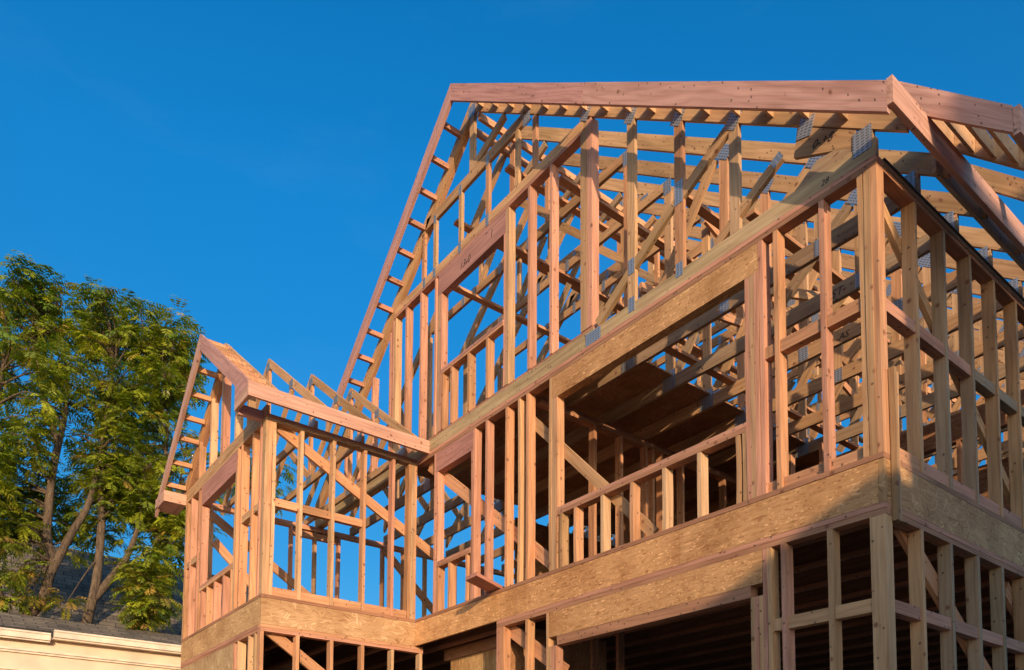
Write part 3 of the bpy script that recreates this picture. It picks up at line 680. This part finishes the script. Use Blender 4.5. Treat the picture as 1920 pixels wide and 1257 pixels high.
# ------------------------------------------------------------------ neighbour's house on the left
nb = empty('cream_house', (-16.5, 0, -3.6)); tag(nb, 'house with a big brown shingle roof behind the trees', 'house')
def quad_part(name, pts, mat, th, parent, gscale=1.0):
    """thick sheet; pts ring order"""
    p = [Vector(a) for a in pts]; n = (p[1] - p[0]).cross(p[3] - p[0]).normalized() * th
    mb = MB(); mb.v = p + [a - n for a in p]
    mb.f = [(0, 1, 2, 3), (7, 6, 5, 4), (0, 4, 5, 1), (1, 5, 6, 2), (2, 6, 7, 3), (3, 7, 4, 0)]
    u = (p[1] - p[0]).length; v = (p[3] - p[0]).length
    mb.g = [Vector(c) for c in ((0, 0, 0), (u, 0, 0), (u, v, 0), (0, v, 0))] * 2; mb.t = [(1, 1, 1, 0)] * 8; mb.mi = [0] * 6
    return mb.build(name, mat, parent)
EZ = 0.66
MB().box(-19.0, -14.05, -7.0, 1.6, -3.6, EZ - .02, (1, 1, 1, 0)).build('wall', STUCCO, nb)
quad_part('roof', [(-13.70, -7.3, EZ), (-13.70, 2.0, EZ), (-16.6, 2.0, EZ + 2.60), (-16.6, -7.3, EZ + 2.60)], SHG, .06, nb)
quad_part('roof', [(-16.6, -7.3, EZ + 2.60), (-16.6, 2.0, EZ + 2.60), (-19.5, 2.0, EZ), (-19.5, -7.3, EZ)], SHG, .06, nb)
ob = empty('garden_building', (-11.5, -3, -3.6)); tag(ob, 'low cream outbuilding with a pale gutter at the bottom left corner, below the trees', 'outbuilding')
OX, OZ = -11.06, 0.335
MB().box(-11.95, OX - .02, -8.0, -.4, -3.6, OZ - .10, (1, 1, 1, 0)).build('wall', STUCCO, ob)
quad_part('roof', [(-10.99, -8.2, OZ + .0), (-10.99, -.2, OZ + .0), (-12.0, -.2, OZ + .40), (-12.0, -8.2, OZ + .40)], SHG, .04, ob)
for ya, yb, dz, dx in ((-8.2, -3.26, -.055, -.03), (-3.22, -.2, 0, 0)):
    MB().box(-10.985, -10.885 + dx, ya, yb, OZ - .10 + dz, OZ - .02 + dz, (1, 1, 1, 0)).box(-10.985, -10.868 + dx, ya, yb, OZ - .018 + dz, OZ + .008 + dz, (1, 1, 1, 0)).box(-10.985, -10.92 + dx, ya, yb, OZ - .125 + dz, OZ - .101 + dz, (1, 1, 1, 0)).build('gutter', TRIM, ob)
MB().box(OX - .0185, OX + .012, -8.0, -.4, OZ - .62, OZ - .60, (1, 1, 1, 0)).build('trim_band', TRIM, ob)
MB().box(OX - .019, -10.99, -8.1, -.3, OZ - .12, OZ - .09, (1, 1, 1, 0)).build('soffit', TRIM, ob)
MB().box(OX - .019, OX + .02, -8.0, -.4, OZ - .36, OZ - .33, (1, 1, 1, 0)).box(OX - .019, OX + .05, -8.0, -.4, OZ - .33, OZ - .30, (1, 1, 1, 0)).build('cornice', TRIM, ob)


# ------------------------------------------------------------------ off-frame house added on the right, shaped to cast the evening shade
SE = R(9.8); sh = Vector((0.89, -0.456, 0)).normalized(); pu = Vector((0.456, 0.89, 0)).normalized(); tanE = math.tan(SE)
nr = empty('shade_caster_house', tuple(sh * 13 + pu * 4 + Vector((0, 0, -3.6)))); tag(nr, 'unseen grey house with a low wing, added to cast shade on the frame', 'house')
def SP(u, a, z): v = sh * a + pu * u; return (v.x, v.y, z)
def sun_box(name, u0, u1, a0, a1, z0, z1, mat, parent=nr):
    A = [SP(u0, a0, z0), SP(u1, a0, z0), SP(u1, a1, z0), SP(u0, a1, z0)]; B = [SP(u0, a0, z1), SP(u1, a0, z1), SP(u1, a1, z1), SP(u0, a1, z1)]
    return MB().hexa(A, B, (1, 1, 1, 0)).build(name, mat, parent)
LC = 10.0; zt = lambda v, a: v + tanE * a
sun_box('wall', .31, 10, LC, LC + 6, -3.6, zt(2.17, LC), GREYWALL)
rp = zt(2.20, LC + 3)
quad_part('roof', [SP(.31, LC - .3, zt(2.0, LC)), SP(10.3, LC - .3, zt(2.0, LC)), SP(10.3, LC + 3, rp), SP(.31, LC + 3, rp)], SHG, -.08, nr)
quad_part('roof', [SP(.31, LC + 3, rp), SP(10.3, LC + 3, rp), SP(10.3, LC + 6.3, zt(1.3, LC)), SP(.31, LC + 6.3, zt(1.3, LC))], SHG, -.08, nr)
wing = [(.309, -.06), (-.03, -.08), (-.23, -.186), (-.415, -.322), (-.56, -.418), (-.72, -.488), (-1.0, -.72), (-1.35, -1.15), (-1.6, -1.6)]  # added wing's top profile, fitted to the shade edge on the frame
mbw = MB()
for (u0, v0), (u1, v1) in zip(wing[:-1], wing[1:]):
    A = [SP(u0, LC + .4, -3.6), SP(u0, LC + 4, -3.6), SP(u0, LC + 4, zt(v0, LC + .4)), SP(u0, LC + .4, zt(v0, LC + .4))]
    B = [SP(u1, LC + .4, -3.6), SP(u1, LC + 4, -3.6), SP(u1, LC + 4, zt(v1, LC + .4)), SP(u1, LC + .4, zt(v1, LC + .4))]
    mbw.hexa(A, B, (1, 1, 1, 0))
mbw.build('shade_caster_wing', GREYWALL, nr)
for u in (2, 4.5, 7):
    for z in (-2.4, .6):
        f = sun_box('window', u - .6, u + .6, LC - .04, LC - .001, z, z + 1.4, TRIM); sun_box('pane', u - .5, u + .5, LC - .05, LC - .042, z + .1, z + 1.3, GLASS, f)

# ------------------------------------------------------------------ trees
def tube(mb, pts, rad, sides=10, rough=.12):
    rings = []
    for i, p in enumerate(pts):
        p = Vector(p); d = (Vector(pts[min(i + 1, len(pts) - 1)]) - Vector(pts[max(i - 1, 0)])).normalized()
        a = d.orthogonal().normalized() if i == 0 else (prev - d * prev.dot(d)).normalized(); prev = a; b = d.cross(a)
        ring = []
        for k in range(sides):
            th = 2 * math.pi * k / sides
            r = rad[i] * (1 + rough * noise.noise(Vector((p.x * 3 + k, p.y * 3, p.z * 2.2))))
            ring.append(len(mb.v)); mb.v.append(p + (a * math.cos(th) + b * math.sin(th)) * r)
        rings.append(ring)
    for r0, r1 in zip(rings, rings[1:]):
        for k in range(sides):
            j = (k + 1) % sides; mb.f.append((r0[k], r0[j], r1[j], r1[k]))
    mb.f.append(tuple(rings[-1])); 
def smooth_path(pts, rads, n=5):
    P_ = []; Q = []
    for i in range(len(pts) - 1):
        p0 = Vector(pts[max(i - 1, 0)]); p1 = Vector(pts[i]); p2 = Vector(pts[i + 1]); p3 = Vector(pts[min(i + 2, len(pts) - 1)])
        for k in range(n):
            t = k / n
            P_.append(0.5 * ((2 * p1) + (p2 - p0) * t + (2 * p0 - 5 * p1 + 4 * p2 - p3) * t * t + (-p0 + 3 * p1 - 3 * p2 + p3) * t ** 3)); Q.append(rads[i] * (1 - t) + rads[i + 1] * t)
    P_.append(Vector(pts[-1])); Q.append(rads[-1]); return P_, Q
GRN = [(0.19, 0.225, 0.016), (0.26, 0.28, 0.018), (0.32, 0.32, 0.02), (0.12, 0.175, 0.018), (0.21, 0.235, 0.016)]
YEL = [(0.36, 0.27, 0.03), (0.42, 0.25, 0.05), (0.30, 0.26, 0.03), (0.28, 0.24, 0.03)]
def frond(mb, base, d, ln, col, rnd):
    """drooping compound leaf: a rachis with paired pointed leaflets"""
    side = d.cross(Vector((0, 0, 1)))
    if side.length < .1: side = Vector((1, 0, 0))
    side.normalize(); p = base.copy(); n = 7; step = ln / n; dv = d.copy()
    side = (side + Vector((rnd.uniform(-.3, .3), rnd.uniform(-.3, .3), rnd.uniform(-.25, .25)))).normalized()
    for i in range(n):
        q = p + dv * step; dv = (dv + Vector((0, 0, -.17))).normalized()
        sz = ln * .36 * math.sin(math.pi * (i + 1.3) / (n + 1.6))
        for s in ((-1, 1) if i < n - 1 else (0,)):
            ld = (side * s + dv * (.55 if s else 1.2) + Vector((0, 0, -.35 + rnd.uniform(-.2, .15)))).normalized()
            wv = ld.cross(dv.cross(side) + Vector((rnd.uniform(-.4, .4), rnd.uniform(-.4, .4), 0))).normalized() * sz * .17
            b = len(mb.v); m_ = q + ld * sz * .42
            mb.v += [q, m_ + wv, q + ld * sz, m_ - wv]; mb.f.append((b, b + 1, b + 2, b + 3))
            k = rnd.uniform(.75, 1.25); mb.t += [(col[0] * k, col[1] * k, col[2] * k, 1)] * 4; mb.g += [Vector((0, 0, 0))] * 4
        p = q
def tree(name_i, base, stems, crowns, gaps, label, seed, nclump):
    rnd = random.Random(seed)
    root = empty('leafy_tree', base); tag(root, label, 'tree', 'trees in front of the shingle roof')
    tips = []
    for st, ra, nm in stems:
        mb = MB(); p_, r_ = smooth_path(st, [q_ * .84 for q_ in ra]); tube(mb, p_, r_); mb.build(nm, BARK, root, True); tips += p_[len(p_) // 2:]
    cr = MB(); tw = MB()
    for c in range(nclump):
        for _ in range(60):
            cx, cy, cz, rx, ry, rz, wt = rnd.choice(crowns)
            if rnd.random() > wt: continue
            v = Vector((rnd.uniform(-1, 1), rnd.uniform(-1, 1), rnd.uniform(-1, 1)))
            if v.length > 1: continue
            ctr = Vector((cx + v.x * rx, cy + v.y * ry, cz + v.z * rz))
            if any(((ctr.y - a) / ry_) ** 2 + ((ctr.z - b_) / rz_) ** 2 < 1 for a, b_, ry_, rz_ in gaps): continue
            break
        rz0 = rnd.random(); near = min(tips, key=lambda t: (t - ctr).length + max(0, t.z - ctr.z) * 1.5)
        if (near - ctr).length < 1.3:
            mid = near.lerp(ctr, .5) + Vector((rnd.uniform(-.1, .1), rnd.uniform(-.1, .1), .12))
            pp, qq = smooth_path([near, mid, ctr], [.022, .012, .004], 3); tube(tw, pp, qq, 5, 0)
        yel = rnd.random() < (.55 if ctr.z < 1.9 else .06)
        cl = rnd.choice(GRN); rad = rnd.uniform(.10, .36)
        for f_ in range(rnd.randint(8, 17)):
            th = rnd.uniform(0, 2 * math.pi); up = rnd.uniform(-.45, .95)
            d = Vector((math.cos(th), math.sin(th), up)).normalized()
            b0 = ctr + d * rad * rnd.uniform(.05, .6)
            gcol = rnd.choice(YEL) if (yel and rnd.random() < .55) else (rnd.choice(YEL) if rnd.random() < .03 else cl)
            k = rnd.uniform(.8, 1.2); frond(cr, b0, d, rnd.uniform(.18, .40), (gcol[0] * k, gcol[1] * k, gcol[2]), rnd)
    cr.mi = []; cr.build('crown', LEAF, root)
    tag(tw.build('twigs', BARK, root, True), kind='stuff')
    return root
X0 = -12.5
tree(0, (-12.5, -3.75, -3.6),
     [([(X0, -3.75, -3.6), (X0, -3.62, -.8), (X0, -3.50, .6), (X0, -3.22, 1.1), (X0, -3.10, 1.8), (X0, -3.19, 2.3), (X0, -3.14, 3.4), (X0 - .05, -3.0, 4.4), (X0 - .1, -2.98, 5.3)], [.15, .13, .115, .10, .088, .08, .072, .055, .025], 'trunk'),
      ([(X0, -3.14, 1.55), (X0 + .05, -2.85, 2.3), (X0 + .1, -2.6, 2.9), (X0 + .1, -2.5, 3.6)], [.10, .075, .06, .03], 'limb'),
      ([(X0, -3.60, .1), (X0 + .1, -3.95, 1.6), (X0 + .2, -4.05, 3.0), (X0 + .2, -3.95, 4.7)], [.13, .10, .08, .04], 'limb'),
      ([(X0 - .05, -3.1, 3.9), (X0, -3.35, 4.7), (X0, -3.45, 5.7), (X0, -3.15, 6.1)], [.07, .06, .045, .02], 'limb')],
     [(X0, -3.7, 4.85, 1.0, .9, 1.5, 1), (X0, -3.95, 2.9, .9, .6, 1.3, .8), (X0 + .2, -3.5, 1.5, .35, .40, .65, .3), (X0 - .6, -3.3, 2.6, .4, .6, .8, .9), (X0, -3.6, 6.1, .7, .6, .5, .5), (X0, -4.4, 3.8, 1, .6, 2.6, .5), (X0 - .7, -3.4, 2.8, .4, .7, 1.1, .9)],
     [(-2.95, 2.5, .13, .45), (-3.55, 2.75, .1, .35), (-3.4, 2.0, .25, .3)], 'leafy tree at the left edge, its leaning trunk forking low over the shingle roof', 3, 245)
tree(1, (-12.4, -2.75, -3.6),
     [([(X0 + .1, -2.75, -3.6), (X0 + .1, -2.7, -.5), (X0 + .1, -2.58, .7), (X0 + .1, -2.46, 1.4), (X0 + .05, -2.41, 2.0), (X0, -2.38, 2.8), (X0, -2.43, 3.4), (X0, -2.40, 4.3), (X0, -2.3, 5.4)], [.14, .12, .10, .09, .08, .072, .062, .05, .02], 'trunk'),
      ([(X0 + .1, -2.50, 1.2), (X0 + .1, -2.2, 1.68), (X0 + .15, -1.98, 2.1), (X0 + .2, -1.8, 2.8), (X0 + .2, -1.75, 3.6)], [.085, .08, .06, .045, .02], 'limb'),
      ([(X0, -2.42, 4.2), (X0, -2.15, 4.9), (X0, -1.9, 5.25), (X0, -1.5, 5.5), (X0, -.9, 5.62)], [.07, .065, .045, .035, .012], 'limb')],
     [(X0, -2.45, 5.0, .9, .8, 1.45, 1), (X0, -2.35, 6.3, .7, .65, .45, .5), (X0 + .1, -2.1, 3.5, .7, .55, .9, .7), (X0 + .25, -2.85, 1.1, .25, .15, .25, .06), (X0 - .6, -2.3, 3.2, .4, .6, .9, .8)],
     [(-2.05, 2.9, .16, .55), (-2.0, 4.2, .12, .3)], 'leafy tree with an upright forked trunk between its two leaning neighbours', 11, 195)
tree(2, (X0 - .1, -1.75, -3.6),
     [([(X0 - .1, -1.75, -3.6), (X0 - .1, -1.75, -.5), (X0 - .1, -1.7, .9), (X0, -1.62, 1.8), (X0, -1.45, 2.6), (X0, -1.38, 3.6), (X0, -1.38, 5.0)], [.12, .11, .09, .07, .06, .045, .02], 'trunk'),
      ([(X0, -1.45, 2.5), (X0, -1.2, 3.2), (X0, -1.05, 4.2)], [.05, .035, .012], 'limb')],
     [(X0, -1.6, 4.9, .9, .7, 1.35, 1), (X0, -1.5, 6.2, .7, .55, .5, .6), (X0 + .1, -1.35, 3.2, .7, .42, 1.2, .8), (X0 + .5, -1.72, 1.5, .35, .34, .7, 1), (X0 + .2, -1.15, 2.6, .4, .4, .7, .8), (X0, -1.0, 5.85, .4, .28, .5, .3), (X0, -1.9, 3.2, .5, .3, .5, .3), (X0, -.5, 4.1, .5, .5, .8, .45), (X0, .45, 4.15, .4, .55, .5, .35)],
     [(-1.75, 4.1, .12, .3), (-.95, 5.55, .12, .25), (-1.0, 2.2, .2, .5)], 'leafy tree nearest the timber bay with yellowing leaves hanging low', 23, 250)

# ------------------------------------------------------------------ sky, sun, camera
wd = bpy.data.worlds.new('World'); scn.world = wd; wd.use_nodes = True; nt = wd.node_tree; nt.nodes.clear()
sky = N(nt, 'ShaderNodeTexSky', sky_type='NISHITA'); sky.sun_disc = False
sky.sun_elevation = SE
az = math.atan2(sh.x, sh.y)       # clockwise from +Y
sky.sun_rotation = az
sky.air_density = 1.0; sky.dust_density = 2.0; sky.ozone_density = 4.0; sky.altitude = 200
tc = N(nt, 'ShaderNodeTexCoord').outputs['Generated']
hs = N(nt, 'ShaderNodeHueSaturation'); hs.inputs['Saturation'].default_value = 1.225; hs.inputs['Value'].default_value = 1.0
L(nt, sky.outputs[0], hs.inputs['Color'])
nz = N(nt, 'ShaderNodeTexNoise', i_Scale=1.0, i_Detail=7.0, i_Roughness=0.6); L(nt, mapping(nt, tc, (2.2, 2.2, 9.0), (1.3, .4, 0)), nz.inputs['Vector'])
cf = ramp(nt, nz.outputs[0], [(0.55, (0, 0, 0)), (0.85, (0.012, 0.012, 0.012))])
c = mix(nt, cf, hs.outputs[0], (5.5, 6.0, 7.0))
bg = N(nt, 'ShaderNodeBackground'); bg.inputs['Strength'].default_value = 0.15
sz_ = N(nt, 'ShaderNodeSeparateXYZ'); L(nt, tc, sz_.inputs[0])
dt = N(nt, 'ShaderNodeVectorMath', operation='DOT_PRODUCT'); L(nt, tc, dt.inputs[0]); dt.inputs[1].default_value = (sh.x, sh.y, 0)
away = ramp(nt, dt.outputs['Value'], [(0.0, (1, 1, 1)), (0.45, (0, 0, 0))])
c = mix(nt, away, c, mix(nt, 1.0, c, ramp(nt, sz_.outputs[2], [(0.0, (0.52, 0.50, 0.46)), (0.30, (0.62, 0.66, 0.62)), (0.62, (0.95, 1, 0.93))]), 'MULTIPLY'))
L(nt, c, bg.inputs[0]); o_ = N(nt, 'ShaderNodeOutputWorld'); L(nt, bg.outputs[0], o_.inputs[0])

ld = bpy.data.lights.new('sun', 'SUN'); ld.energy = 2.3; ld.angle = R(0.5); ld.color = (1.0, 0.76, 0.52)
lo = bpy.data.objects.new('sun', ld); COL.objects.link(lo)
sdir = Vector((sh.x * math.cos(SE), sh.y * math.cos(SE), math.sin(SE)))
lo.rotation_euler = (-sdir).to_track_quat('-Z', 'Y').to_euler(); lo.location = (20, -10, 10)

cam = bpy.data.cameras.new('camera'); co = bpy.data.objects.new('camera', cam); COL.objects.link(co); scn.camera = co
yaw, pitch, roll = R(52.35), R(3.832), R(0.314)
f = Vector((-math.sin(yaw) * math.cos(pitch), math.cos(yaw) * math.cos(pitch), math.sin(pitch)))
r = f.cross(Vector((0, 0, 1))).normalized(); u = r.cross(f)
cr_, sr_ = math.cos(roll), math.sin(roll); r, u = r * cr_ + u * sr_, -r * sr_ + u * cr_
co.matrix_world = Matrix(((r.x, u.x, -f.x, 2.431), (r.y, u.y, -f.y, -4.877), (r.z, u.z, -f.z, -2.254), (0, 0, 0, 1)))
cam.sensor_width = 36; cam.lens = 36 * 1474.0 / 1920; cam.shift_y = (1415.0 - 628.5) / 1920; cam.clip_end = 3000; cam.clip_start = .05
scn.view_settings.view_transform = 'Standard'; scn.view_settings.look = 'None'; scn.view_settings.gamma = 1; scn.view_settings.exposure = 1.08
scn.render.engine = 'CYCLES'
